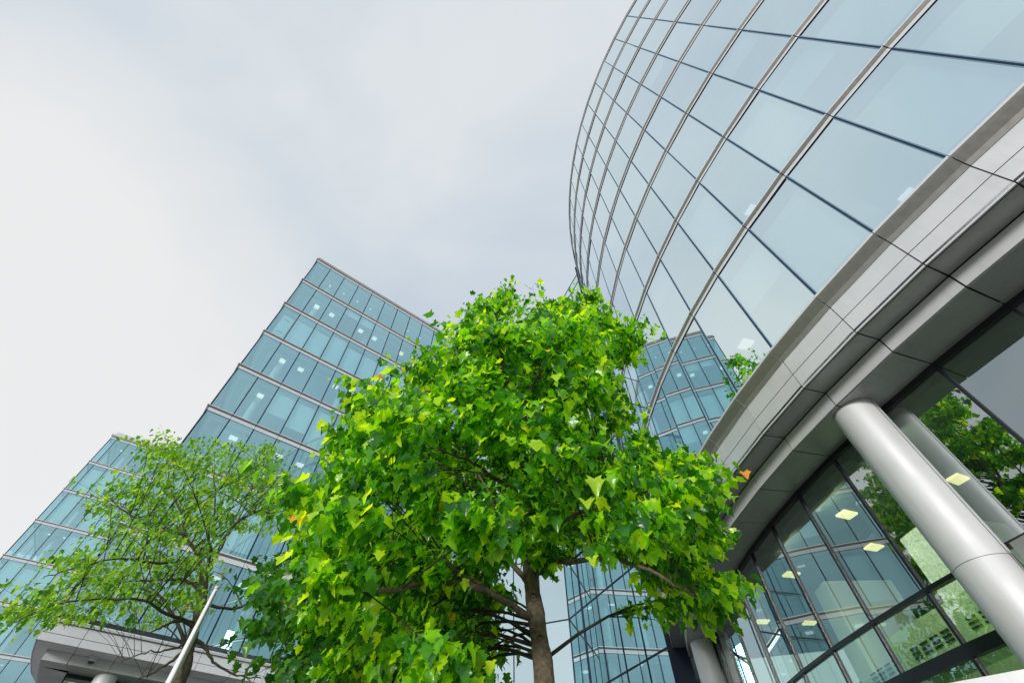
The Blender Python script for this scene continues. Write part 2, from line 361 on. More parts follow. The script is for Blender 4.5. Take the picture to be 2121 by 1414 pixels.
# base: nose, two fascia panel courses, stepped soffit
mb = MB()
sweep(mb, cl, [(.02, zb+.44), (.30, zb+.44), (.30, zb-.80), (.03, zb-.80)], m=[0]*4); under(mb.build('fascia_backing', M_dark), bld)
mb = MB(); sweep(mb, cl, [(.0, zb+.04), (.0, zb+.42), (-.16, zb+.42), (-.19, zb+.39), (-.19, zb+.33), (-.15, zb+.27), (-.05, zb+.14), (-.015, zb+.04)], gap=.02, m=[2, 2, 2, 2, 1, 1, 1, 2]); under(mb.build('ledge', [M_dark, M_band, M_lite]), bld)  # ledge underside coloured darker, shade painted in as on the floor bands
for z1, z0 in ((zb+.035, zb-.385), (zb-.405, zb-.825)):
    mb = MB(); wall_panels(mb, cl, z0, z1, .03, gap=.022); under(mb.build('fascia', M_white), bld)
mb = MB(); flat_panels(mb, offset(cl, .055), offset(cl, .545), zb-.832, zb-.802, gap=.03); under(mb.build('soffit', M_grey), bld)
mb = MB(); flat_panels(mb, offset(cl, -.0), offset(cl, 2.0), zb-.79, zb-.74, gap=-.001); under(mb.build('soffit_backing', M_dark), bld)
mb = MB(); wall_panels(mb, offset(cl, .56), zb-1.19, zb-.85, .03, gap=.03); under(mb.build('soffit_step', M_white), bld)
mb = MB(); sweep(mb, cl, [(.60, zb-1.17), (.60, zb-.8), (.68, zb-.8), (.68, zb-1.17)]); under(mb.build('step_backing', M_dark), bld)
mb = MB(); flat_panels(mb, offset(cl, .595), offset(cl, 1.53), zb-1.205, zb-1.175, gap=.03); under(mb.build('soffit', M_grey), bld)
# entrance glazing set back under the overhang
gl_ = offset(cl, 1.56); ZT = 3.51+1.6; ZH = 2.66+1.6
mb = MB(); sweep(mb, gl_, [(-.05, zb-1.32), (.10, zb-1.32), (.10, zb-1.17), (-.05, zb-1.17)]); under(mb.build('glazing_head', M_dark), bld)
for (za, zc_) in ((ZT-.035, ZT+.035), (ZH-.16, ZH+.02), (.03, .25)):
    mb = MB(); sweep(mb, gl_, [(-.05, za), (.08, za), (.08, zc_), (-.05, zc_)]); under(mb.build('transom', M_dark), bld)
for i in range(len(gl_)-1):
    for za, zc_ in ((ZT+.05, zb-1.32), (ZH+.02, ZT-.05), (.25, ZH-.16)):
        if i < 3 and za < 1: continue
        under(pane(gl_[i], gl_[i+1], za, zc_, tilt=.003).build('glazing_pane', M_glE), bld)
for i in range(len(gl_)):
    a = gl_[max(i-1, 0)]; b = gl_[min(i+1, len(gl_)-1)]; l = math.hypot(b[0]-a[0], b[1]-a[1]); u = ((b[0]-a[0])/l, (b[1]-a[1])/l)
    mb = MB(); mb.box(gl_[i], u, (-u[1], u[0]), .026, .045, .25, zb-1.2); under(mb.build('glazing_mullion', M_dark), bld)
# room behind the entrance glass
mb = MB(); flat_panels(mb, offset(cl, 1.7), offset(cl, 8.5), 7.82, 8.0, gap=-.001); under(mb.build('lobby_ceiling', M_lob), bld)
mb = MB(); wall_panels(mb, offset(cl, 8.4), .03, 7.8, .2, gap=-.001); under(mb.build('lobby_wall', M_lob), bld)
mb = MB(); flat_panels(mb, offset(cl, 1.7), offset(cl, 8.5), .035, .06, gap=-.001); under(mb.build('lobby_floor', M_pave), bld)
def cpa(deg, ins): a = rad(deg); return (CX+(CR-ins)*math.cos(a), CY+(CR-ins)*math.sin(a))
for ins, degs in ((3.0, (187.2, 179.1, 170.4)), (4.65, (191.8, 183.3, 174.8, 169.3))):
    for d in degs:
        p = cpa(d, ins); a = rad(d+12); u = (-math.sin(a), math.cos(a)); mb = MB(); mb.box(p, u, (math.cos(a), math.sin(a)), .145, .21, 7.77, 7.818)
        under(mb.build('ceiling_light', M_lampw), bld)
# added unseen fill lights behind the glazing head, aimed inwards and down to brighten the partition
for d in (183.5, 188.5, 193.5):
    a = rad(d); p = cpa(d, 1.86); u = (-math.sin(a), math.cos(a)); inw = Vector((-math.cos(a), -math.sin(a), 0))
    mb = MB(); mb.box(p, u, (math.cos(a), math.sin(a)), .55, .05, 7.68, 7.80); fx = under(mb.build('fill_light_box', M_band), bld)
    al = bpy.data.lights.new('added_fill_light', 'AREA'); al.shape = 'RECTANGLE'; al.size = 1.0; al.size_y = .1; al.energy = 34; al.color = (1, .96, .82)
    ao = bpy.data.objects.new('added_fill_light', al); COL.objects.link(ao); q = cpa(d, 1.95); ao.location = (q[0], q[1], 7.66)
    zd = -(inw*.86+Vector((0, 0, -.5))).normalized(); xd = Vector((u[0], u[1], 0)); yd = zd.cross(xd)
    ao.matrix_world = Matrix(((xd.x, yd.x, zd.x, q[0]), (xd.y, yd.y, zd.y, q[1]), (xd.z, yd.z, zd.z, 7.66), (0, 0, 0, 1)))
# pale green partition with slots, low behind the glass
arc = [cpa(d, 3.6) for d in (182.6, 186, 189.5, 193, 196.5, 200, 204)]
mb = MB(); wall_panels(mb, arc[:3], .06, 5.62, .12, gap=-.001); wall_panels(mb, arc[2:], .06, 5.34, .12, gap=-.001)
gw = under(mb.build('partition', M_green), bld)
arc2 = [cpa(d, 3.6) for d in (170, 174, 178, 182.55)]
mb = MB(); wall_panels(mb, arc2, .06, 5.2, .12, gap=-.001); under(mb.build('partition', M_green), bld)
mb = MB()
for d0 in (175.6, 180.0, 184.4, 188.8, 193.2):
    for c in range(4):
        d = d0+.85*c; P = cpa(d, 3.592); a = rad(d); u = (-math.sin(a), math.cos(a))
        for r in range(3): mb.box(P, u, (math.cos(a), math.sin(a)), .115, .008, 5.04+r*.085, 5.075+r*.085)
mb.build('vent_slots', M_dark, gw)
mb = MB(); sweep(mb, arc, [(-.10, 4.70), (-.002, 4.70), (-.002, 4.82), (-.10, 4.82)]); sweep(mb, arc, [(-.06, 3.9), (-.002, 3.9), (-.002, 3.95), (-.06, 3.95)])
under(mb.build('ledge_rail', M_green), bld)
mb = MB()
for d0, d1, z0, z1 in ((187.2, 190.0, 5.15, 7.2), (176.5, 178.5, .1, 7.7)):
    mb.plate([cpa(d0, 4.0), cpa(d1, 4.0), cpa(d1, 6.0), cpa(d0, 6.0)], z0, z1)
under(mb.build('lobby_core', M_bulk), bld)
# big round column carrying the overhang
colc = (7.235, 6.905)
mb = MB(); rr = .412
for z0, z1 in ((.03, 2.4), (2.408, 4.842), (4.85, zb-1.208)):
    mb.tube([(colc[0], colc[1], z0), (colc[0], colc[1], z1)], [rr, rr], 64, cap=False)
colo = under(mb.build('column', M_col, smooth=True), bld)
mb = MB()
for z in (2.404, 4.846): mb.tube([(colc[0], colc[1], z-.006), (colc[0], colc[1], z+.006)], [rr-.006, rr-.006], 64)
a = math.atan2(-colc[1], -colc[0])+rad(62)
P = (colc[0]+rr*math.cos(a), colc[1]+rr*math.sin(a)); mb.box(P, (math.cos(a), math.sin(a)), (-math.sin(a), math.cos(a)), .004, .005, .03, zb-1.21)
mb.build('column_joint', M_dark, colo)
for jj in (6.0, 12.9):
    a_ = cang(jj) if jj > 10 else cang(-3.6)
    cc = (CX+(CR-1.1)*math.cos(a_), CY+(CR-1.1)*math.sin(a_)); mb = MB(); mb.tube([(cc[0], cc[1], .03), (cc[0], cc[1], zb-1.208)], [rr, rr], 48, cap=False)
    under(mb.build('column', M_col, smooth=True), bld)
# thick dark fin and white end wall where the curve stops
e0 = cpt(JF); ux = (math.sin(cang(JF)), -math.cos(cang(JF))); nx = (-math.cos(cang(JF)), -math.sin(cang(JF)))
mb = MB(); mb.plate([(e0[0]-.14*ux[0]-.22*nx[0], e0[1]-.14*ux[1]-.22*nx[1]), (e0[0]-.05*ux[0]-.22*nx[0], e0[1]-.05*ux[1]-.22*nx[1]), (e0[0]-.05*ux[0]+.6*nx[0], e0[1]-.05*ux[1]+.6*nx[1]), (e0[0]-.14*ux[0]+.6*nx[0], e0[1]-.14*ux[1]+.6*nx[1])], .03, Z0+.8)
under(mb.build('end_fin', M_mull), bld)
mb = MB(); q0 = (e0[0]+.02*ux[0]+.05*nx[0], e0[1]+.02*ux[1]+.05*nx[1])
mb.plate([q0, (q0[0]+.45*ux[0], q0[1]+.45*ux[1]), (q0[0]+.45*ux[0]+.5*nx[0], q0[1]+.45*ux[1]+.5*nx[1]), (q0[0]+.5*nx[0], q0[1]+.5*nx[1])], .03, zb-.85)
under(mb.build('end_pier', M_white), bld)

# low white entrance canopy at the bottom right
ec = thing('entrance_canopy', 'low white canopy in front of the entrance glazing, beside the big round column', 'canopy', (8.2, 7.2, 0))
f0, f1 = (4.55, 7.49), (6.75, 5.59); dx, dy = .656, .755
mb = MB(); wall_panels(mb, [f0, (5.3, 6.843), (6.03, 6.21), f1], 2.93, 3.35, .05, gap=.01); under(mb.build('front_panel', M_white), ec)
sh = lambda p, t: (p[0]+dx*t, p[1]+dy*t)
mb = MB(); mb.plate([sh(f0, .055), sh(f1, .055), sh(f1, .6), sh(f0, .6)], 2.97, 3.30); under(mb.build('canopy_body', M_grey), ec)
mb = MB()
for p in (f0, (6.2, 6.07)): mb.tube([(*sh(p, .3), .03), (*sh(p, .3), 2.97)], [.06, .06], 16)
for o_, n_ in ((mb, 'post'),): under(o_.build(n_, M_col, smooth=True), ec)
mb = MB(); mb.plate([(7.32, 6.36), (7.8, 6.52), (8.25, 5.0), (7.7, 4.8)], 2.7, 4.93); under(mb.build('portal_panel', M_grey), ec)

# ------------------------------------------------------------------ glass tower A
AX, AY, AZ_ = -19.2277, 20.2333, .6817642
u = (math.cos(AZ_), math.sin(AZ_)); n_in = (-u[1], u[0]); ZA = 39.4384+1.6
side = [(0.0, 0.0), (.03, 1.9), (.12, 3.4), (.28, 5.0), (.65, 6.6), (1.2, 8.3), (2.0, 10.2), (3.0, 12)]    # (along, inward)
W_, W0_ = 1.5311, 1.4396
sA = [0, W0_]+[W0_+W_*i for i in range(1, 13)]; sA.append(20.55)
P_ = lambda s, t: (AX+u[0]*s+n_in[0]*t, AY+u[1]*s+n_in[1]*t)
front = [P_(s, 0) for s in sA]; sd_ = [P_(s, t) for s, t in reversed(side)]
line = sd_[:-1]+front; ns = len(sd_)-1; nf = len(front)-1
line += [P_(20.55, t) for t in (1.5, 3, 4.5)]
tA = thing('glass_tower', 'sharp-cornered blue glass tower with silver floor bands behind the big central tree', 'building', (AX+6, AY+6, 0))
zsA = [ZA-4*k for k in range(9)]
lt = []; bl = []
for k, cols in {1: (1, 2, 4, 5, 7, 9, 11), 3: (1, 2, 4, 5, 7, 8, 10), 4: (1, 3, 5, 7, 9), 5: (1, 3, 4, 6, 8, 10), 6: (0, 2, 4, 5, 7, 9, 11), 7: (1, 3, 4, 5, 6, 8, 10)}.items():
    for c in cols: lt.append((ns+c, k, 1.75 if k != 7 else 2.2, .21 if k < 5 else .25, .5))
for c in (1, 2, 3, 4, 7, 8, 10): lt.append((ns+c, 0, 1.8, .06, .5))
for c in range(1, 9): bl.append((ns+c, 2, .18 if c % 3 else .05, 1.0))
bl += [(ns+2, 4, .1, .62), (ns+3, 4, .1, .75), (ns+4, 4, .08, .95), (ns+6, 5, .1, .8), (ns+3, 1, .0, .22), (ns+4, 1, .0, .26), (ns+8, 3, .0, .5), (ns+9, 3, .0, .4), (ns+2, 6, .1, 1), (ns+3, 6, .1, .9)]
def show_A(i, k):
    if i < ns: return .001
    if i >= ns+nf: return .0005
    return 1+(k*.1) - (1 if (i-ns > 9 and k > 2) else 0)
facade(tA, line, zsA, ZA+.1, M_glA, show_A, mull_w=.075, lights=lt, blinds=bl, depth=6.0, nose=.13, edge=0, core=[P_(s, 5.9) for s in (2.5, 8, 14, 19.5)], slab=[P_(19.5, 9), P_(4.5, 10)])
mb = MB(); sweep(mb, line, [(-.05, ZA+.47), (.4, ZA+.47), (.4, ZA+.72), (-.05, ZA+.72)]); under(mb.build('roof_cap', M_band), tA)
ring = [line[0]]+line+[line[-1], P_(19, 12)]
mb = MB(); mb.plate([P_(.6, .6), P_(20, .6), P_(20, 12), P_(3.5, 12)], ZA+.42, ZA+.5); under(mb.build('roof', M_core), tA)
# poster with faint lettering in one corner office
def word(txt, s, t, z, size):
    c = bpy.data.curves.new('lettering', 'FONT'); c.body = txt; c.size = size; c.extrude = .003; c.align_x = 'CENTER'
    o = bpy.data.objects.new('lettering', c); me = bpy.data.meshes.new_from_object(o); bpy.data.objects.remove(o); o = bpy.data.objects.new('lettering', me); COL.objects.link(o); me.materials.clear(); me.materials.append(mat('faded_ink', (.05, .12, .14), .8))
    p = P_(s, t); X = Vector((u[0], u[1], 0)); o.matrix_world = Matrix(((X.x, 0, u[1], p[0]), (X.y, 0, -u[0], p[1]), (0, 1, 0, z), (0, 0, 0, 1)))
    return o
mb = MB(); zp = zsA[2]; A0, A1 = P_(.42, .2), P_(1.32, .2); mb.plate([A0, A1, P_(1.32, .21), P_(.42, .21)], zp-3.45, zp-.75); po = under(mb.build('wall_poster', M_blind), tA)
for txt, z in (('ew', zp-1.35), ('ow', zp-2.9)):
    o = word(txt, .87, .19, z, .42); o.parent = po
# canopy base of A
zb2 = zsA[8]; fr = line[3:ns+nf+1]; kk = ns-3     # side then front
ins = lambda a, b: [a]*kk+[b]*(len(fr)-1-kk)
mb = MB(); sweep(mb, fr, [(.02, zb2+.44), (.30, zb2+.44), (.30, zb2-.56), (.03, zb2-.56)]); under(mb.build('fascia_backing', M_dark), tA)
mb = MB(); sweep(mb, fr, [(.0, zb2+.10), (.0, zb2+.22), (-.10, zb2+.22), (-.13, zb2+.18), (-.10, zb2+.10)], gap=.02, m=[0, 0, 0, 0, 1]); under(mb.build('ledge', [M_lite, M_band]), tA)  # underside face in the darker material, painted shade again
mb = MB(); wall_panels(mb, fr, zb2+.24, zb2+.44, .03, gap=.012, m=0); under(mb.build('ledge_frame', M_dark), tA)
for z1, z0 in ((zb2+.09, zb2-.285), (zb2-.305, zb2-.575)):
    mb = MB(); wall_panels(mb, fr, z0, z1, .03, gap=.02); under(mb.build('fascia', M_white), tA)
a1, b1 = offset(fr, ins(.05, .05)), offset(fr, ins(.50, 1.0))
mb = MB(); flat_panels(mb, a1, b1, zb2-.585, zb2-.56, gap=.025); under(mb.build('soffit', M_white), tA)
mb = MB(); mb.plate(offset(fr, .04)+[P_(20.4, 4), P_(4, 4), P_(4, 9)], zb2-.55, zb2-.5); under(mb.build('soffit_backing', M_dark), tA)
mb = MB(); wall_panels(mb, b1, zb2-.94, zb2-.59, .03, gap=.025); under(mb.build('soffit_step', M_white), tA)
lb_ = offset(fr, ins(1.6, 2.2)); lb_[kk+1] = P_(1.66, 2.2); mb = MB(); flat_panels(mb, offset(fr, ins(.54, 1.04)), lb_, zb2-.96, zb2-.93, gap=.025); under(mb.build('soffit', M_grey), tA)
gA = [P_(2.8, 8.3), P_(1.9, 5.0), P_(1.74, 3.4), P_(1.66, 2.22)]+[P_(s, 2.22) for s in sA if s > 2]
for i in range(len(gA)-1): under(pane(gA[i], gA[i+1], .1, zb2-.95).build('glazing_pane', M_glE), tA)
mb = MB(); sweep(mb, gA, [(-.05, zb2-1.10), (.08, zb2-1.10), (.08, zb2-.955), (-.05, zb2-.955)]); sweep(mb, gA, [(-.05, 4.9), (.08, 4.9), (.08, 5.0), (-.05, 5.0)])
for p in gA: mb.box(p, u, n_in, .035, .06, .1, zb2-.95)
under(mb.build('glazing_frame', M_dark), tA)
mb = MB(); wall_panels(mb, [P_(4.2, 11), P_(3.6, 4.5), P_(12, 4.5), P_(20, 4.5)], .03, zb2-1, .1, gap=-.001); under(mb.build('lobby_wall', M_core), tA)
for s in (3.05, 9.2, 15.3):
    p = P_(s, 1.56); mb = MB(); mb.tube([(p[0], p[1], .03), (p[0], p[1], zb2-.963)], [.42, .42], 40, cap=False); o = under(mb.build('column', M_col, smooth=True), tA)
# security camera under the canopy
sc_ = thing('security_camera', 'small round dome camera under the white canopy of the sharp-cornered glass tower', 'camera', (-18.04, 22.24, zb2-.59))
mb = MB()
for r0, r1, za, zc_ in ((.17, .17, 0, -.05), (.14, .15, -.052, -.13), (.16, .16, -.132, -.17)): mb.tube([(0, 0, za), (0, 0, zc_)], [r0, r1], 24)
o = mb.build('housing', M_lite, sc_)
mb = MB(); mb.tube([(0, 0, -.172), (0, 0, -.21), (0, 0, -.245), (0, 0, -.262)], [.125, .11, .07, .02], 24); mb.build('lens_dome', mat('smoked_dome', (.03, .03, .035), .1), o, smooth=True)

# ------------------------------------------------------------------ far tower B
BX, BY, BZ_ = -53.7587, 46.0188, .5770651
u2 = (math.cos(BZ_), math.sin(BZ_)); n2_ = (-u2[1], u2[0]); ZB = 39.0702+1.6
Q_ = lambda s, t: (BX+u2[0]*s+n2_[0]*t, BY+u2[1]*s+n2_[1]*t)
sB = [0, .69]+[.69+1.5*i for i in range(1, 17)]
lineB = [Q_(0, 9), Q_(0, 6), Q_(0, 3)]+[Q_(s, 0) for s in sB]
tB = thing('far_glass_tower', 'farther glass tower at the left edge, behind the small-leaved tree', 'building', (BX+5, BY+8, 0))
zsB = [ZB-4*k for k in range(9)]
bl = []
for k, cs in {1: (1, 2, 3, 4, 5, 6), 2: (1, 3, 4, 6), 3: (3, 4, 5), 4: (0, 1, 2, 3, 4), 5: (3,), 6: (2, 3)}.items():
    for c in cs: bl.append((3+c, k, 0 if (c+k) % 2 else .12, 1))
lt = [(3+c, k, 2.2, .10, .5) for k, cs in {0: (1, 2, 4), 3: (1, 2), 6: (2, 4), 7: (1, 3)}.items() for c in cs]
facade(tB, lineB, zsB, ZB+.1, M_glA, lambda i, k: (0 if i < 3 else 1)*(10-abs(i-7)), mull_w=.07, lights=lt, blinds=bl, depth=6, nose=.1, edge=0, core=[Q_(s, 6) for s in (3, 12, 22)], slab=[Q_(24, 9), Q_(.5, 9.2)])
mb = MB(); sweep(mb, lineB, [(-.16, ZB+.47), (.5, ZB+.47), (.5, ZB+.7), (-.16, ZB+.7)]); sweep(mb, lineB, [(.1, ZB+.705), (.5, ZB+.705), (.5, ZB+1.2), (.1, ZB+1.2)]); under(mb.build('roof_cap', M_lite), tB)
mb = MB(); mb.plate([Q_(.6, .6), Q_(24, .6), Q_(24, 9), Q_(.6, 9)], ZB+.42, ZB+.5); under(mb.build('roof', M_core), tB)
mb = MB(); wall_panels(mb, offset(lineB, .1), .03, zsB[8]+.44, .3, gap=.03); under(mb.build('base_wall', M_white), tB)
# vertical pale strips seen through the end bay
mb = MB()
for k, (a, b) in {0: (.25, .42), 2: (.3, .4), 3: (.25, .42)}.items():
    p0, p1 = Q_(a, .6), Q_(b, .6); mb.plate([p0, p1, Q_(b, .66), Q_(a, .66)], zsB[k]-3.4, zsB[k]-.3)
under(mb.build('stair_panel', M_bulk), tB)

# ------------------------------------------------------------------ link building between
lk = thing('link_building', 'narrow glass block with plain panes between the sharp-cornered tower and curved building', 'building', (1.5, 33, 0))
c0 = (3.356, 29.434); e1 = (6.62, 21.80); d3 = rad(157.2); e3 = (c0[0]+7.25*math.cos(d3), c0[1]+7.25*math.sin(d3))
def lerp(a, b, t): return (a[0]+(b[0]-a[0])*t, a[1]+(b[1]-a[1])*t)
w3 = [lerp(c0, e3, t/4) for t in range(4, -1, -1)]; w2 = [lerp(c0, e1, t/5) for t in range(6)]
ll = w3+w2[1:]; zl = [39.5+1.6]+[38.17+1.6-3.9*k for k in range(10)]
for k in range(10):
    for i in range(len(ll)-1):
        z0 = zl[k+1] if k < 9 else .03
        under(pane(ll[i], ll[i+1], z0, zl[k], tilt=.002).build('window', M_gl), lk)
for k in range(1, 10):
    mb = MB(); sweep(mb, ll, [(-.03, zl[k]-.035), (.05, zl[k]-.035), (.05, zl[k]+.035), (-.03, zl[k]+.035)]); under(mb.build('transom', M_mull), lk)
for i, p in enumerate(ll):
    a = ll[max(i-1, 0)]; b = ll[min(i+1, len(ll)-1)]; l = math.hypot(b[0]-a[0], b[1]-a[1]); uu = ((b[0]-a[0])/l, (b[1]-a[1])/l)
    mb = MB(); mb.box(p, uu, (-uu[1], uu[0]), .03 if i != 4 else .05, .028, .03, zl[0]); under(mb.build('mullion', M_mull), lk)
for k in range(0, 10):
    mb = MB(); flat_panels(mb, offset(ll, .15), offset(ll, 4), zl[k]-(.2 if k else .4), zl[k]+(.15 if k else -.1), gap=-.001); under(mb.build('floor_slab', M_ceil), lk)
mb = MB(); wall_panels(mb, offset(ll, 3.5), .03, zl[0]-.1, .2, gap=-.001); under(mb.build('core_wall', M_core), lk)
mb = MB(); sweep(mb, ll, [(-.06, zl[0]), (.3, zl[0]), (.3, zl[0]+.25), (-.06, zl[0]+.25)]); under(mb.build('roof_cap', M_lite), lk)

# ------------------------------------------------------------------ pole
pl = thing('flagpole', 'slim tapered white pole standing in front of the small-leaved tree', 'pole', (-5.12, 8.0, 0))
mb = MB(); zt = 3.46+1.6; mb.tube([(0, 0, .03), (0, 0, 1.2), (0, 0, 3.2), (0, 0, zt-.03), (0, 0, zt)], [.095, .09, .065, .036, .03], 24); sh_ = mb.build('shaft', M_pole, pl, smooth=True)
mb = MB(); mb.tube([(0, 0, zt), (0, 0, zt+.02), (0, 0, zt+.035)], [.042, .042, .02], 20); mb.build('cap', M_lite, sh_)
mb = MB(); mb.tube([(0, 0, .03), (0, 0, .06)], [.2, .2], 24); mb.build('base', M_band, pl)
mb = MB(); mb.tube([(.075, -.085, .9), (.062, -.07, 3.2), (.03, -.036, zt-.06)], [.012, .012, .01], 8); mb.build('cord_track', M_band, sh_)

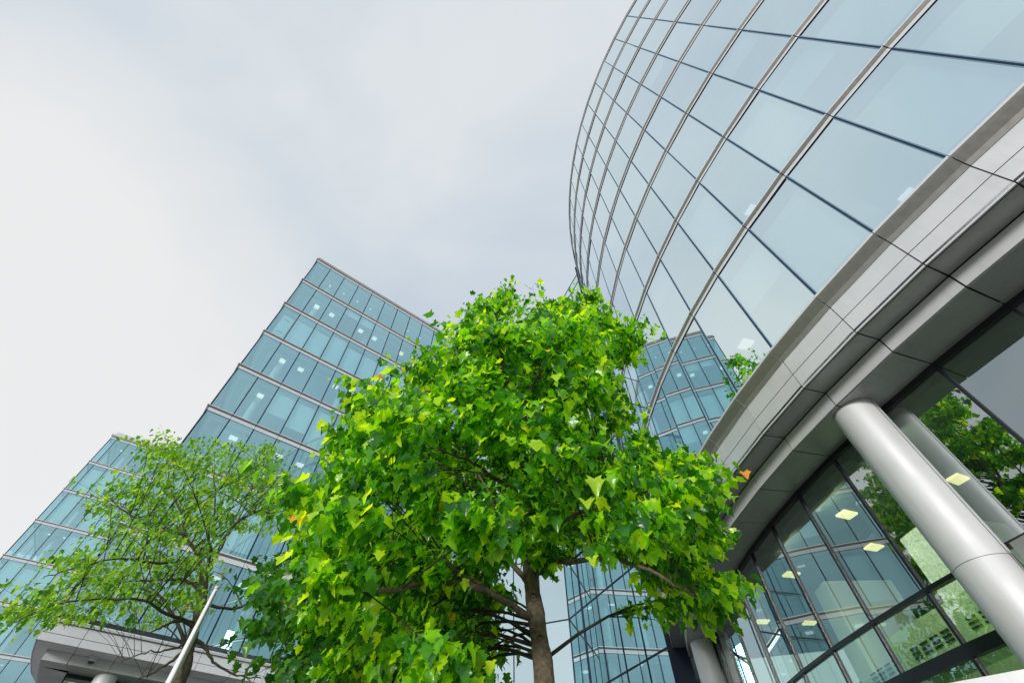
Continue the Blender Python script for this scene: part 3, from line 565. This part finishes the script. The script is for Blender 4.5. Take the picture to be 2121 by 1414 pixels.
# ------------------------------------------------------------------ trees
T = json.loads('''{"main":{"base":[0.39,6.88,0.0],"clumps":[[-0.01,8.67,6.76],[-0.43,5.24,8.66],[-0.03,5.34,8.08],[-1.77,7.8,6.1],[1.32,4.38,4.15],[0.63,9.55,11.38],[-2.75,6.75,5.12],[-2.85,9.25,8.68],[0.61,10.53,9.98],[1.38,9.57,11.35],[-2.23,9.33,9.3],[-3.63,7.41,6.03],[-0.92,7.81,7.16],[-1.53,10.52,4.58],[1.36,4.92,7.0],[-1.78,10.25,12.37],[-2.29,8.87,10.69],[1.08,10.17,12.34],[-2.15,9.4,6.29],[-3.21,6.78,8.44],[1.23,5.43,8.68],[-2.83,6.38,7.96],[-2.85,6.86,7.53],[-0.08,9.96,12.74],[2.25,6.88,4.88],[-1.81,4.65,3.66],[-2.69,9.5,6.65],[-0.8,8.31,5.57],[0.63,8.73,8.51],[-1.2,7.5,4.22],[1.56,9.54,10.72],[-0.14,4.65,6.19],[-2.15,8.18,10.08],[1.03,4.25,7.4],[-0.89,4.96,6.64],[-1.03,4.81,5.88],[-1.48,6.71,9.02],[1.42,9.17,12.49],[-1.24,9.77,8.99],[3.41,8.76,8.29],[-1.24,6.24,5.71],[0.3,9.07,11.29],[2.91,8.01,8.32],[1.23,10.26,11.6],[2.03,6.46,4.6],[-2.47,8.4,11.14],[-2.58,5.79,5.16],[-0.99,9.57,4.41],[2.06,5.83,5.9],[-2.78,8.85,6.85],[-1.71,7.46,5.62],[0.72,10.06,13.56],[2.27,10.25,11.1],[1.5,5.7,4.72],[-1.33,6.51,8.46],[-0.95,5.46,7.84],[-0.75,8.71,6.99],[-1.64,8.27,7.15],[-1.23,8.93,12.81],[-0.41,9.07,6.75],[-2.97,6.55,6.93],[-2.52,7.62,7.46],[-0.22,10.62,7.53],[2.67,8.45,7.88],[-0.89,8.45,12.37],[2.5,9.82,7.21],[2.04,6.9,7.95],[-2.22,7.63,3.79],[-1.91,9.54,11.59],[0.54,5.29,6.27],[0.17,10.83,13.58],[1.24,5.08,5.14],[2.76,9.88,7.91],[-2.43,4.84,4.78],[2.15,8.67,7.55],[-2.98,7.7,7.93],[-0.26,8.89,9.4],[-0.9,9.9,4.93],[-0.63,8.64,5.17],[-2.06,9.84,7.87],[2.22,7.56,12.46],[1.64,9.36,8.96],[2.07,7.37,10.9],[-2.64,7.39,4.93],[2.7,5.82,5.44],[-1.44,6.01,3.71],[-1.88,5.99,4.24],[-1.44,9.66,12.82],[-0.51,9.84,7.8],[-1.19,8.13,9.93],[3.5,7.47,6.59],[1.05,9.73,7.07],[2.83,9.75,13.3],[-1.6,5.13,6.61],[1.42,10.08,7.3],[-0.18,4.65,7.72],[1.16,8.62,9.21],[2.21,6.99,6.83],[0.55,10.12,8.32],[1.8,8.07,10.84],[-1.08,7.95,8.38],[-0.63,9.03,9.88],[-1.8,7.26,7.66],[-1.46,4.19,4.12],[3.06,8.94,12.71],[2.96,8.34,6.61],[0.65,10.94,12.76],[-3.22,7.79,8.7],[1.91,10.53,11.81],[-0.6,10.74,11.5],[2.01,4.92,4.82],[0.14,9.68,13.58],[4.09,8.64,7.97],[3.03,7.17,4.66],[0.72,10.85,10.49],[1.8,10.14,8.58],[-1.24,6.66,4.26],[2.59,7.56,5.35],[2.43,9.17,12.54],[0.18,10.57,10.3],[-1.98,9.54,12.71],[-2.52,9.64,4.66],[0.33,8.94,7.55],[2.49,9.35,12.03],[-0.22,10.77,12.18],[-2.47,9.77,10.25],[1.53,8.88,6.79],[0.85,8.85,11.63],[-1.48,4.12,5.33],[-3.03,8.77,5.41],[-1.42,7.71,6.82],[3.22,9.87,10.64],[-2.04,8.82,8.98],[2.58,10.29,8.59],[-1.68,10.1,5.43],[-0.83,5.08,4.82],[2.69,6.6,4.33],[-3.36,7.79,7.09],[-1.11,10.32,10.85],[3.3,9.35,6.67],[-2.83,8.62,5.95],[-0.27,10.77,12.73],[-1.94,5.05,4.53],[-2.19,7.92,9.28],[2.08,8.28,5.84],[-1.5,8.29,4.81],[-0.89,5.9,9.58],[0.87,10.92,9.49],[-0.35,10.83,8.23],[-2.67,6.68,6.43],[-2.49,8.61,4.81],[2.76,6.2,6.16],[1.14,9.15,10.03],[-0.58,8.76,13.08],[-0.81,10.79,6.88],[1.38,10.35,9.93],[-2.46,5.4,5.56],[2.17,9.06,13.06],[-2.61,8.97,7.93],[-1.38,9.3,13.31],[-2.03,9.06,8.43],[-2.23,6.95,4.26],[1.6,10.33,9.1],[3.1,8.75,5.17],[-0.63,9.78,10.97],[-2.88,9.06,10.06],[-0.93,8.82,3.95],[-2.91,8.93,9.18],[-1.23,8.7,8.03],[-1.47,5.07,5.17],[0.95,9.4,10.69],[-0.55,5.34,2.99],[0.55,5.1,9.02],[-0.95,10.77,9.13],[-0.09,9.68,8.14],[0.01,10.25,9.25],[0.21,8.54,13.04],[3.36,8.85,6.0],[3.01,7.7,4.49],[0.39,9.23,9.53],[-1.06,9.17,10.56],[3.07,9.71,11.38],[1.47,10.83,8.53],[2.35,7.67,6.64],[1.47,9.5,7.99],[1.89,7.56,8.99],[-0.45,10.48,10.62],[2.64,7.59,10.81],[-1.69,4.98,6.05],[-0.9,10.19,8.59],[-2.43,6.55,7.33],[-0.98,5.76,3.28],[0.95,4.6,7.81],[2.49,9.35,8.02],[-1.91,5.71,5.7],[1.46,5.07,8.0],[1.68,7.9,13.46],[-2.67,8.43,8.59],[-0.54,9.33,11.46],[-1.71,6.74,6.43],[1.72,8.34,7.91],[-0.8,10.38,12.19],[2.1,8.73,8.59],[1.95,10.54,7.33],[-0.32,4.96,4.39],[2.37,5.54,4.72],[2.54,6.39,4.92],[-1.06,5.59,4.18],[-2.47,8.13,3.6],[-1.74,5.79,8.11],[0.72,10.86,13.49],[3.13,9.03,13.58],[-2.07,10.04,9.88],[1.09,4.46,6.45],[2.39,5.35,5.37],[0.8,10.54,7.99],[0.8,9.99,9.23],[1.62,8.46,11.47],[-0.32,10.53,13.58],[-3.1,7.83,4.44],[-0.98,9.06,8.9],[-1.75,9.98,4.77],[-2.76,8.16,7.46],[3.12,8.97,7.02],[-2.75,5.8,6.46],[-1.08,10.12,4.2],[-2.39,7.27,8.5],[3.76,8.42,6.04],[-1.65,6.86,9.62],[-1.68,9.46,5.04],[-0.85,9.27,5.37],[0.68,9.73,7.46],[-0.77,4.81,7.78],[2.86,10.08,12.56],[-0.83,8.8,7.54],[0.7,4.77,8.12],[-0.6,6.11,9.1],[0.93,6.48,6.71],[1.08,5.67,8.15],[0.12,5.83,4.92],[0.69,5.7,6.96],[0.01,4.67,7.62],[0.98,5.75,6.35],[0.18,6.87,9.88],[-0.2,6.03,7.54],[0.49,5.26,8.61],[1.09,6.54,10.96],[1.2,6.51,7.3],[0.43,5.79,9.52],[-0.29,5.28,8.08],[1.27,6.21,10.0],[-0.08,4.74,5.66],[-0.46,6.29,8.34],[-0.24,5.87,5.95],[1.23,6.04,9.14],[-0.24,5.47,6.41],[1.05,6.86,9.94],[-0.36,6.68,9.26],[0.38,5.67,5.39],[-0.41,4.96,6.87],[-0.12,6.58,7.97],[0.33,5.18,6.01],[0.63,7.06,10.42],[0.36,6.33,8.34],[0.9,5.69,8.78],[0.08,5.56,6.97],[-0.08,6.63,7.13],[-0.01,6.93,10.83],[-0.14,5.76,9.18],[0.6,4.88,5.29],[-0.32,6.21,9.81],[0.3,6.98,6.12],[0.41,6.55,4.84],[0.65,5.25,7.76],[-0.17,5.13,4.31],[-0.83,6.86,12.21],[-0.27,7.05,13.04],[0.03,6.6,11.62],[-0.57,6.72,10.9],[1.09,6.81,12.13],[1.48,6.27,11.11],[2.13,6.72,12.23],[2.04,6.44,10.9],[0.89,6.84,11.05],[2.62,6.38,10.2],[2.16,6.07,9.34],[2.88,6.6,10.13],[-0.92,6.84,10.4],[-1.03,6.52,9.4],[1.46,6.6,10.49],[0.18,6.6,10.51],[2.22,6.86,10.63],[0.36,7.04,10.39],[2.39,6.31,9.3],[-0.43,7.33,12.49],[1.23,7.1,11.98]],"trunk":[[0.39,6.88,3.42],[0.36,6.88,3.8],[0.32,6.93,4.22],[0.27,6.93,4.69],[0.27,6.93,5.3],[0.27,6.9,5.98],[0.26,6.9,6.89],[0.24,6.9,8.02],[0.17,6.9,9.57],[0.11,6.9,11.14]],"limbs":[[[0.33,6.92,4.13],[-0.03,6.6,4.22],[-0.42,6.29,4.31],[-0.78,5.96,4.39],[-1.12,5.58,4.44],[-1.5,5.03,4.3]],[[0.29,6.93,4.58],[0.01,7.05,4.97],[-0.15,7.2,5.46],[-0.29,7.35,6.07],[-0.69,7.47,7.0],[-1.36,7.38,7.91]],[[0.27,6.93,5.3],[0.77,6.71,5.5],[1.35,6.3,5.52],[1.91,5.85,5.3],[2.29,5.38,4.86]],[[0.27,6.9,5.8],[0.8,7.15,6.45],[1.65,7.47,7.21],[2.64,7.5,7.6]],[[0.27,6.9,6.18],[-0.18,6.3,5.95],[-0.6,5.52,5.76],[-1.06,4.83,5.49]],[[0.26,6.9,7.5],[0.78,6.55,7.96],[1.41,6.3,8.39],[2.31,6.18,9.57]],[[0.24,6.9,7.88],[-0.32,6.45,8.14],[-0.98,6.07,8.03],[-1.64,5.78,7.58]],[[0.27,6.93,4.92],[0.84,6.54,4.79],[1.46,6.13,4.6],[1.91,5.69,4.13],[2.1,5.46,3.82]],[[0.17,6.9,9.57],[0.72,6.71,10.25],[1.35,6.62,10.73]],[[0.21,6.9,8.9],[-0.36,6.74,9.93],[-0.57,6.72,10.9]],[[-0.42,6.29,4.31],[-0.99,5.76,4.12],[-1.53,5.18,3.82],[-1.88,4.74,3.73]],[[0.21,6.0,5.74],[-0.01,5.4,6.22],[-0.17,5.1,6.34]]]},"left":{"base":[-7.54,12.15,0.0],"clumps":[[-12.29,11.9,6.53],[-8.29,9.8,9.48],[-12.58,13.85,10.54],[-12.79,15.15,9.27],[-11.02,14.62,11.82],[-11.61,15.47,10.17],[-10.79,13.94,8.65],[-8.16,11.12,8.01],[-6.55,8.71,6.2],[-10.6,11.62,10.65],[-12.6,14.65,7.62],[-9.19,12.82,10.43],[-8.87,11.82,10.15],[-13.18,14.11,11.79],[-11.86,12.42,11.39],[-10.95,13.44,6.97],[-10.53,15.24,13.85],[-9.06,10.86,7.53],[-12.01,14.91,11.62],[-10.5,12.96,8.27],[-10.6,15.28,8.8],[-13.14,12.83,10.32],[-11.23,14.05,9.41],[-10.27,11.62,8.93],[-9.88,13.48,11.42],[-11.74,12.53,9.91],[-9.01,14.48,10.57],[-7.81,9.72,6.02],[-8.55,12.43,11.66],[-9.35,8.98,7.62],[-12.55,13.51,7.72],[-8.96,10.6,6.16],[-12.04,12.79,6.71],[-11.62,15.46,12.35],[-7.66,11.1,10.56],[-11.21,15.6,13.12],[-13.78,13.66,10.8],[-8.28,11.9,9.65],[-8.71,13.4,11.34],[-9.32,11.6,9.21],[-10.45,10.24,5.47],[-11.78,15.02,7.81],[-8.83,9.13,6.18],[-7.94,13.2,9.43],[-9.72,14.51,11.7],[-10.24,14.31,10.13],[-8.88,12.49,9.15],[-9.57,13.01,9.62],[-10.22,12.84,11.13],[-11.75,14.37,10.25],[-6.5,9.59,5.67],[-11.62,13.55,7.33],[-10.05,12.26,10.41],[-13.12,14.78,12.86],[-5.77,9.54,7.92],[-11.96,14.6,13.29],[-10.52,12.31,6.54],[-10.18,15.77,10.7],[-13.27,14.88,10.3],[-8.01,14.12,11.13],[-11.3,11.53,7.25],[-8.85,11.4,6.97],[-7.89,9.36,6.88],[-9.71,10.7,8.85],[-10.32,15.74,13.34],[-8.28,10.49,8.66],[-10.88,10.7,5.92],[-6.64,9.35,6.97],[-10.58,13.86,11.58],[-12.12,12.79,7.85],[-6.72,10.34,8.17],[-5.98,8.83,8.4],[-10.26,11.56,7.52],[-13.36,13.39,11.77],[-9.31,15.77,10.89],[-11.47,12.34,7.61],[-13.53,13.91,8.23],[-12.88,13.43,12.44],[-10.72,10.92,9.41],[-10.36,14.87,12.3],[-8.35,10.26,7.44],[-8.15,9.1,7.87],[-10.43,14.57,8.14],[-12.18,12.01,9.14],[-8.05,11.58,6.32],[-12.77,14.07,13.09],[-9.33,9.87,9.27],[-9.66,9.54,5.4],[-11.35,11.96,10.19],[-12.14,13.72,6.85],[-7.71,10.79,6.9],[-8.02,10.5,9.99],[-9.04,14.72,11.27],[-7.45,8.68,8.52],[-7.6,12.4,9.63],[-10.13,14.25,9.02],[-6.21,10.52,8.95],[-11.57,15.16,13.98],[-6.44,9.71,8.41],[-5.59,8.89,7.7],[-9.44,11.25,10.04],[-8.44,11.91,8.71],[-11.6,13.87,10.82],[-11.93,14.16,9.56],[-10.08,15.63,11.53],[-13.51,13.7,6.71],[-11.45,13.46,11.58],[-12.23,13.21,8.58],[-13.14,14.78,8.52],[-10.37,10.88,8.28],[-11.36,12.9,9.37],[-11.51,15.38,11.09],[-10.09,13.73,10.64],[-12.27,13.14,10.1],[-13.92,14.3,10.12],[-7.29,11.01,6.29],[-8.67,12.12,7.49],[-8.45,9.84,6.44],[-7.33,8.71,5.7],[-10.14,10.62,6.63],[-11.69,14.05,8.49],[-11.06,13.0,12.07],[-12.44,13.58,11.75],[-8.27,9.26,5.23],[-9.91,10.05,9.89],[-9.49,12.73,11.29],[-13.25,14.01,9.39],[-12.12,14.92,9.72],[-10.83,15.54,7.93],[-12.73,14.65,11.34],[-9.72,12.08,7.27],[-10.19,11.54,6.44],[-10.75,13.3,10.56],[-11.41,12.32,6.33],[-10.22,12.62,9.47],[-9.8,13.52,8.17],[-11.09,11.14,8.52],[-9.39,9.22,8.79],[-8.46,9.19,8.63],[-10.82,12.3,8.61],[-8.36,8.45,8.41],[-10.97,14.72,7.63],[-9.28,13.82,12.13],[-8.7,15.04,11.84],[-7.89,8.41,6.42],[-9.17,12.79,7.28],[-10.47,15.69,12.62],[-7.29,11.58,9.14],[-12.43,15.18,10.97],[-9.28,9.83,8.14],[-9.76,13.27,6.47],[-7.06,9.84,6.64],[-14.12,13.61,12.55],[-11.84,11.51,5.79],[-12.8,12.71,6.88],[-8.22,12.61,10.47],[-9.33,11.43,8.33],[-7.18,9.76,7.4],[-10.72,13.53,9.56],[-10.02,15.12,10.35],[-10.98,14.61,10.5],[-9.79,9.81,6.42],[-5.95,10.26,8.28],[-13.75,14.29,7.32],[-9.75,14.61,13.05],[-11.34,10.96,10.49],[-7.14,10.57,9.33],[-10.78,14.77,9.4],[-9.78,12.52,8.45],[-8.93,9.75,5.79]],"trunk":[[-7.54,12.15,4.82],[-7.66,12.08,5.45],[-7.77,12.0,6.03],[-7.9,11.92,6.62],[-8.07,11.8,7.05]],"limbs":[[[-8.06,11.82,6.98],[-8.37,11.58,7.45],[-8.76,11.3,7.83],[-9.11,11.02,8.36],[-9.58,10.62,9.0],[-9.87,10.35,9.62]],[[-8.03,11.83,6.93],[-8.01,11.84,7.37],[-8.02,11.84,8.11],[-7.97,11.88,8.96],[-8.14,11.77,10.14],[-8.32,11.63,10.69]],[[-8.05,11.82,7.18],[-7.96,11.4,7.48],[-7.96,10.93,7.75],[-8.09,10.84,8.39],[-8.53,10.49,9.39]],[[-7.75,12.03,5.99],[-8.03,11.19,5.89],[-8.14,10.47,5.86],[-8.79,9.93,5.7],[-9.26,9.49,5.38],[-9.46,9.29,5.01]],[[-8.33,11.62,7.4],[-8.72,10.92,6.93],[-9.1,10.18,6.68],[-9.54,9.76,6.27],[-9.81,9.49,5.94]],[[-7.85,11.95,6.46],[-7.4,12.61,6.53],[-7.11,13.16,7.01],[-6.68,13.38,7.11]],[[-7.7,12.05,5.7],[-7.33,12.27,5.51],[-7.09,12.43,5.27],[-6.5,12.74,5.11],[-6.11,12.92,5.12]],[[-7.74,12.03,5.89],[-7.93,11.58,5.89],[-8.02,11.21,5.6],[-8.12,11.13,5.47]],[[-8.76,11.3,7.83],[-9.49,10.96,7.9],[-10.18,10.58,8.1],[-10.56,10.22,8.29]],[[-7.67,12.06,5.55],[-7.67,11.77,5.21],[-7.68,11.44,4.89],[-7.89,11.3,4.68]],[[-7.87,11.93,8.92],[-7.46,12.43,9.18],[-7.14,12.84,9.54]],[[-7.93,11.9,6.67],[-8.37,11.6,6.83],[-8.76,11.3,6.7],[-9.37,10.8,6.42],[-9.88,10.35,6.12]],[[-7.77,12.0,6.03],[-7.67,11.84,5.53],[-7.77,11.54,5.28],[-8.11,11.3,5.16],[-8.37,11.1,4.93]]]},"back":{"base":[-3.51,11.48,0.0],"clumps":[[-1.74,13.21,6.87],[-5.32,13.3,4.9],[-4.79,14.77,5.33],[-3.88,12.98,6.34],[-5.93,12.63,5.21],[-4.09,8.52,5.17],[-1.83,11.88,5.49],[-1.78,13.58,5.46],[-3.6,9.92,4.31],[-1.16,10.14,3.91],[-2.56,9.77,3.97],[-4.09,12.67,5.1],[-2.04,9.92,5.04],[-2.56,10.71,4.48],[-6.07,12.38,6.93],[-4.33,11.98,5.29],[-1.64,10.94,4.78],[-6.25,14.23,8.66],[-5.19,11.61,5.96],[-4.65,15.08,8.61],[-4.32,13.53,6.7],[-3.85,11.52,6.46],[-0.89,12.88,5.68],[-3.48,14.54,6.34],[-1.52,8.8,3.73],[-2.19,15.13,7.09],[-3.31,9.15,6.18],[-1.92,8.96,5.04],[-1.97,12.66,5.65],[-4.32,9.17,4.96],[-3.39,14.64,8.41],[-1.4,14.43,5.62],[-1.27,11.88,5.14],[-3.01,10.79,3.86],[-1.58,10.06,4.57],[-1.2,8.5,5.06],[-5.45,12.93,7.55],[-1.06,10.33,4.88],[-3.45,12.45,4.48],[-4.09,14.7,6.78],[-1.86,10.32,6.22],[-4.6,15.16,6.38],[-2.37,8.98,3.58],[-2.25,11.45,5.92],[-2.39,11.64,4.53],[-1.01,9.42,4.81],[-2.44,13.9,5.56],[-4.19,13.35,5.86],[-3.34,8.6,5.89],[-4.62,14.79,7.64],[-0.98,12.63,6.85],[-2.7,13.1,7.75],[-3.39,9.9,5.94],[-5.05,12.15,6.54],[-2.73,12.06,6.82],[-2.31,14.79,6.4],[-3.79,10.46,4.99],[-3.62,11.97,5.84],[-4.51,12.27,7.57],[-3.44,9.29,4.18],[-6.54,12.64,6.04],[-2.42,8.07,5.2],[-3.34,14.8,4.72],[-2.28,8.42,4.09],[-2.25,12.78,6.43],[-5.24,12.57,5.95],[-4.54,12.42,6.88],[-4.8,13.14,7.46],[-3.93,11.46,7.39],[-1.91,8.07,4.82],[-1.8,11.75,7.02],[-1.92,10.35,3.98],[-4.96,11.83,4.96],[-0.84,8.98,5.5],[-1.5,12.98,6.08],[-1.33,11.04,5.6],[-1.42,14.23,7.83],[-2.11,13.9,7.51],[-4.72,12.81,5.41],[-0.78,14.23,6.85],[-4.04,9.78,5.9],[-2.35,10.68,6.54],[-6.06,11.89,6.38],[-3.17,12.38,7.71],[-2.91,12.15,4.2],[-5.19,14.79,7.02],[-1.83,14.21,6.82],[-3.24,13.44,4.84],[-6.06,14.01,6.55],[-5.26,13.85,4.54],[-4.86,11.64,7.5],[-5.34,13.59,5.53],[-3.68,13.54,7.73],[-1.26,8.31,3.38],[-5.94,14.38,5.02],[-2.33,13.39,4.97],[-0.87,12.45,5.01],[-1.23,13.21,7.57],[-4.44,13.95,7.97],[-3.81,14.12,6.93],[-4.57,10.25,6.47],[-5.64,14.07,7.29],[-1.83,12.54,6.87],[-3.25,11.85,7.26],[-3.99,7.88,4.87],[-1.68,11.43,3.94],[-0.85,11.55,6.41],[-0.83,11.04,5.12],[-4.28,11.25,4.35],[-2.5,9.9,5.7],[-4.14,14.45,8.86],[-4.77,9.95,5.06],[-2.76,14.65,5.71],[-3.18,12.45,6.46],[-5.12,12.72,4.38],[-3.03,13.1,6.32],[-2.54,12.95,5.71],[-2.43,11.29,6.99],[-3.34,8.54,3.69],[-5.32,10.29,6.16],[-3.09,11.48,5.17],[-5.73,11.79,7.22],[-5.35,14.21,6.1],[-2.52,9.35,4.84],[-6.07,12.99,6.45],[-1.78,11.79,4.78],[-1.26,12.96,4.42],[-4.68,14.12,5.7],[-2.81,14.25,8.38],[-5.45,14.43,8.2]],"trunk":[[-3.51,11.48,4.75],[-3.48,11.48,5.38],[-3.45,11.49,6.08],[-3.44,11.49,6.76]],"limbs":[[[-3.5,11.48,4.84],[-4.2,11.08,5.08],[-4.91,10.62,5.38]],[[-3.5,11.48,5.2],[-4.37,11.5,5.89],[-5.21,11.31,6.46]],[[-3.46,11.49,5.49],[-2.37,11.76,5.98],[-1.36,11.93,6.25]]]}}''')
BROAD = [(0, 0), (.20, -.06), (.47, .06), (.36, .24), (.40, .34), (.60, .52), (.34, .60), (.20, .80), (0, .97)]
BROAD = BROAD+[(-x, y) for x, y in reversed(BROAD[1:-1])]
SMALL = [(0, 0), (.26, .05), (.50, .40), (.24, .55), (.20, .85), (0, 1.0)]
SMALL = SMALL+[(-x, y) for x, y in reversed(SMALL[1:-1])]
def leaves(name, mtl, pos, nor, dirs, size, outline, parent, rg):
    """one crown mesh of separate lobed leaves, each folded along its midrib and drooping"""
    n = len(pos); o2 = np.array(outline); k = len(o2)
    nor = nor/np.linalg.norm(nor, axis=1, keepdims=True)
    dirs = dirs-nor*(dirs*nor).sum(1, keepdims=True); dirs /= np.linalg.norm(dirs, axis=1, keepdims=True)+1e-9
    sid = np.cross(dirs, nor)
    fold = rg.uniform(-.1, .75, n)[:, None]; curl = rg.uniform(-.1, .75, n)[:, None]; wv = rg.uniform(-.2, .2, (n, k+1))
    X = np.concatenate([o2[:, 0], [0]])[None]; Y = np.concatenate([o2[:, 1], [.36]])[None]
    X = X*rg.uniform(.7, 1.1, n)[:, None]
    Z = fold*np.abs(X)-curl*Y*Y+wv*np.abs(X)
    s = size[:, None, None]
    V = pos[:, None]+s*(X[..., None]*sid[:, None]+Y[..., None]*dirs[:, None]+Z[..., None]*nor[:, None])
    V = V.reshape(-1, 3); base = (np.arange(n)*(k+1))[:, None, None]
    tri = np.array([[i, (i+1) % k, k] for i in range(k)])[None]; F = (base+tri).reshape(-1)
    me = bpy.data.meshes.new(name); me.vertices.add(len(V)); me.vertices.foreach_set('co', V.astype(np.float32).ravel())
    m_ = len(F)//3; me.loops.add(len(F)); me.loops.foreach_set('vertex_index', F.astype(np.int32)); me.polygons.add(m_)
    me.polygons.foreach_set('loop_start', np.arange(m_, dtype=np.int32)*3); me.polygons.foreach_set('loop_total', np.full(m_, 3, np.int32))
    me.polygons.foreach_set('use_smooth', np.ones(m_, bool)); me.update(calc_edges=True); me.validate(); me.materials.append(mtl)
    o = bpy.data.objects.new(name, me); COL.objects.link(o); under(o, parent); return o
def bez(a, b, c, n):
    return [a*(1-t)**2+b*2*t*(1-t)+c*t*t for t in [i/n for i in range(n+1)]]
def dense(pts, sub):
    P = [Vector(p) for p in pts]; r = []
    for i in range(len(P)-1):
        p0, p1, p2, p3 = P[max(i-1, 0)], P[i], P[i+1], P[min(i+2, len(P)-1)]
        for k in range(sub):
            t = k/sub; r.append(.5*((2*p1)+(-p0+p2)*t+(2*p0-5*p1+4*p2-p3)*t*t+(-p0+3*p1-3*p2+p3)*t**3))
    r.append(P[-1]); return r
def tree(name, label, tb, r_base, r_top, mbark, mleaf, outline, lsize, per, crad, seed, limb_r, nside=14, twigs=4, flat=.5):
    rg = np.random.default_rng(seed); rn = random.Random(seed); G = lambda: max(-1.6, min(1.6, rn.gauss(0, 1)))
    base = Vector(tb['base']); root = thing(name, label, 'tree', (base.x, base.y, 0))
    tr = dense([(base.x, base.y, .0), (base.x, base.y, tb['trunk'][0][2]*.5)]+tb['trunk'], 6)
    H = tr[-1].z; rs = [r_base+(r_top-r_base)*(p.z/H)**.8 for p in tr]
    rs = [r*(1+.35*math.exp(-p.z/.25)+.05*math.sin(p.z*9+1)) for r, p in zip(rs, tr)]
    mb = MB(); mb.tube(tr, rs, nside, jit=.05)
    under(mb.build('trunk', mbark, smooth=True), root)
    if nside > 12:
        kmat = mat('knot_bark', (.05, .04, .03), .95, noise=.4, nscale=30, bump=1)
        for z, an in ((3.3, -1.9), (3.85, -1.55), (4.4, -1.7), (5.1, -1.45), (2.7, -1.2)):
            ks = MB(); i = min(range(len(tr)), key=lambda q: abs(tr[q].z-z)); c = tr[i]; r = rs[i]; d = Vector((math.cos(an), math.sin(an), .0))
            P = c+d*(r*.93); P.z = z; sidev = Vector((-d.y, d.x, 0)); ring = []
            for k in range(13):
                g_ = 2*math.pi*k/12; ring.append(P+sidev*(.042*math.cos(g_))+Vector((0, 0, .055*math.sin(g_)))+d*(.012+.01*math.sin(g_)-.02*abs(math.cos(g_))))
            ks.tube(ring, [.012]*13, 6); ks.tube([P-d*.02, P+d*.014], [.022, .012], 8)
            under(ks.build('bark_knot', kmat), root)
    nodes = [(p, r) for p, r in zip(tr, rs) if p.z > tb['trunk'][0][2]*1.05]
    for l in tb['limbs']:
        pts = dense(l, 5); n = len(pts); r0 = limb_r*rn.uniform(.8, 1.15); rr_ = [r0*(1-.78*i/(n-1)) for i in range(n)]
        pts = [p+Vector((rn.uniform(-1, 1), rn.uniform(-1, 1), rn.uniform(-1, 1)))*.022 for p in pts]
        mb = MB(); mb.tube(pts, rr_, 8, jit=.08); under(mb.build('limb', mbark, smooth=True), root)
        nodes += list(zip(pts, rr_))
    uses = {}; tw = MB(); pos = []; nor = []; dr = []; sz = []
    cl_ = [Vector(c) for c in tb['clumps']]; axis = Vector((base.x, base.y, 0))
    for c in cl_:
        best = min(nodes, key=lambda q: (q[0]-c).length+.35*uses.get(id(q), 0)+1.3*max(0, q[0].z-c.z+.5*math.hypot(q[0].x-c.x, q[0].y-c.y)))
        a = best[0]; uses[id(best)] = uses.get(id(best), 0)+1; d = (c-a); mid = a+d*.5+Vector((rn.uniform(-.1, .1), rn.uniform(-.1, .1), .12*d.length)); L0 = bez(a, mid, c, 5)
        r0 = min(best[1]*.55, .006+.006*d.length); tw.tube(L0, [r0*(1-.14*i) for i in range(6)], 5, cap=False)
        outw = c-Vector((axis.x, axis.y, c.z-.4)); outw.normalize()
        for t in range(twigs):
            e = c+Vector((G(), G(), G()*flat))*crad*.7+outw*crad*.3
            s0 = L0[rn.choice((2, 3, 4, 5))]; L1 = bez(s0, (s0+e)*.5+Vector((0, 0, .06)), e, 4); tw.tube(L1, [r0*.42, r0*.36, r0*.3, r0*.22, .0015], 4, cap=False)
            m = per//twigs
            for q in range(m):
                f = rn.uniform(.25, 1.05); k = min(3, int(f*4)); p = L1[k]+(L1[k+1]-L1[k])*(f*4-k if f < 1 else 1)
                p = p+Vector((G(), G(), G()*flat))*crad*.3
                pos.append(p); o_ = (outw*.55+Vector((rn.gauss(0, .5), rn.gauss(0, .5), 0)))
                nor.append(Vector((o_.x, o_.y, .62+rn.gauss(0, .35)))); dr.append(Vector((o_.x, o_.y, -.7+rn.gauss(0, .35))))
                sz.append(lsize*rn.uniform(.45, 1.3))
    under(tw.build('branch', M_twig, smooth=True), root)
    leaves('crown', mleaf, np.array(pos), np.array(nor), np.array(dr), np.array(sz), outline, root, rg)
    return root
tree('broadleaf_tree', 'big central tree with large lobed bright green leaves and a brown trunk', T['main'], .19, .04, M_bark, M_leaf, BROAD, .15, 168, .44, 11, .055, nside=28, twigs=9, flat=.42)
tree('small_leaved_tree', 'airy tree with small leaves and bare thin limbs behind the white pole', T['left'], .165, .10, M_bark2, M_leafS, SMALL, .12, 50, .50, 12, .045, nside=12, twigs=5)
tree('dense_tree', 'darker green tree half hidden behind the left side of the big central tree', T['back'], .17, .06, M_bark2, M_leafB, BROAD, .19, 60, .72, 13, .06, nside=12, twigs=5)
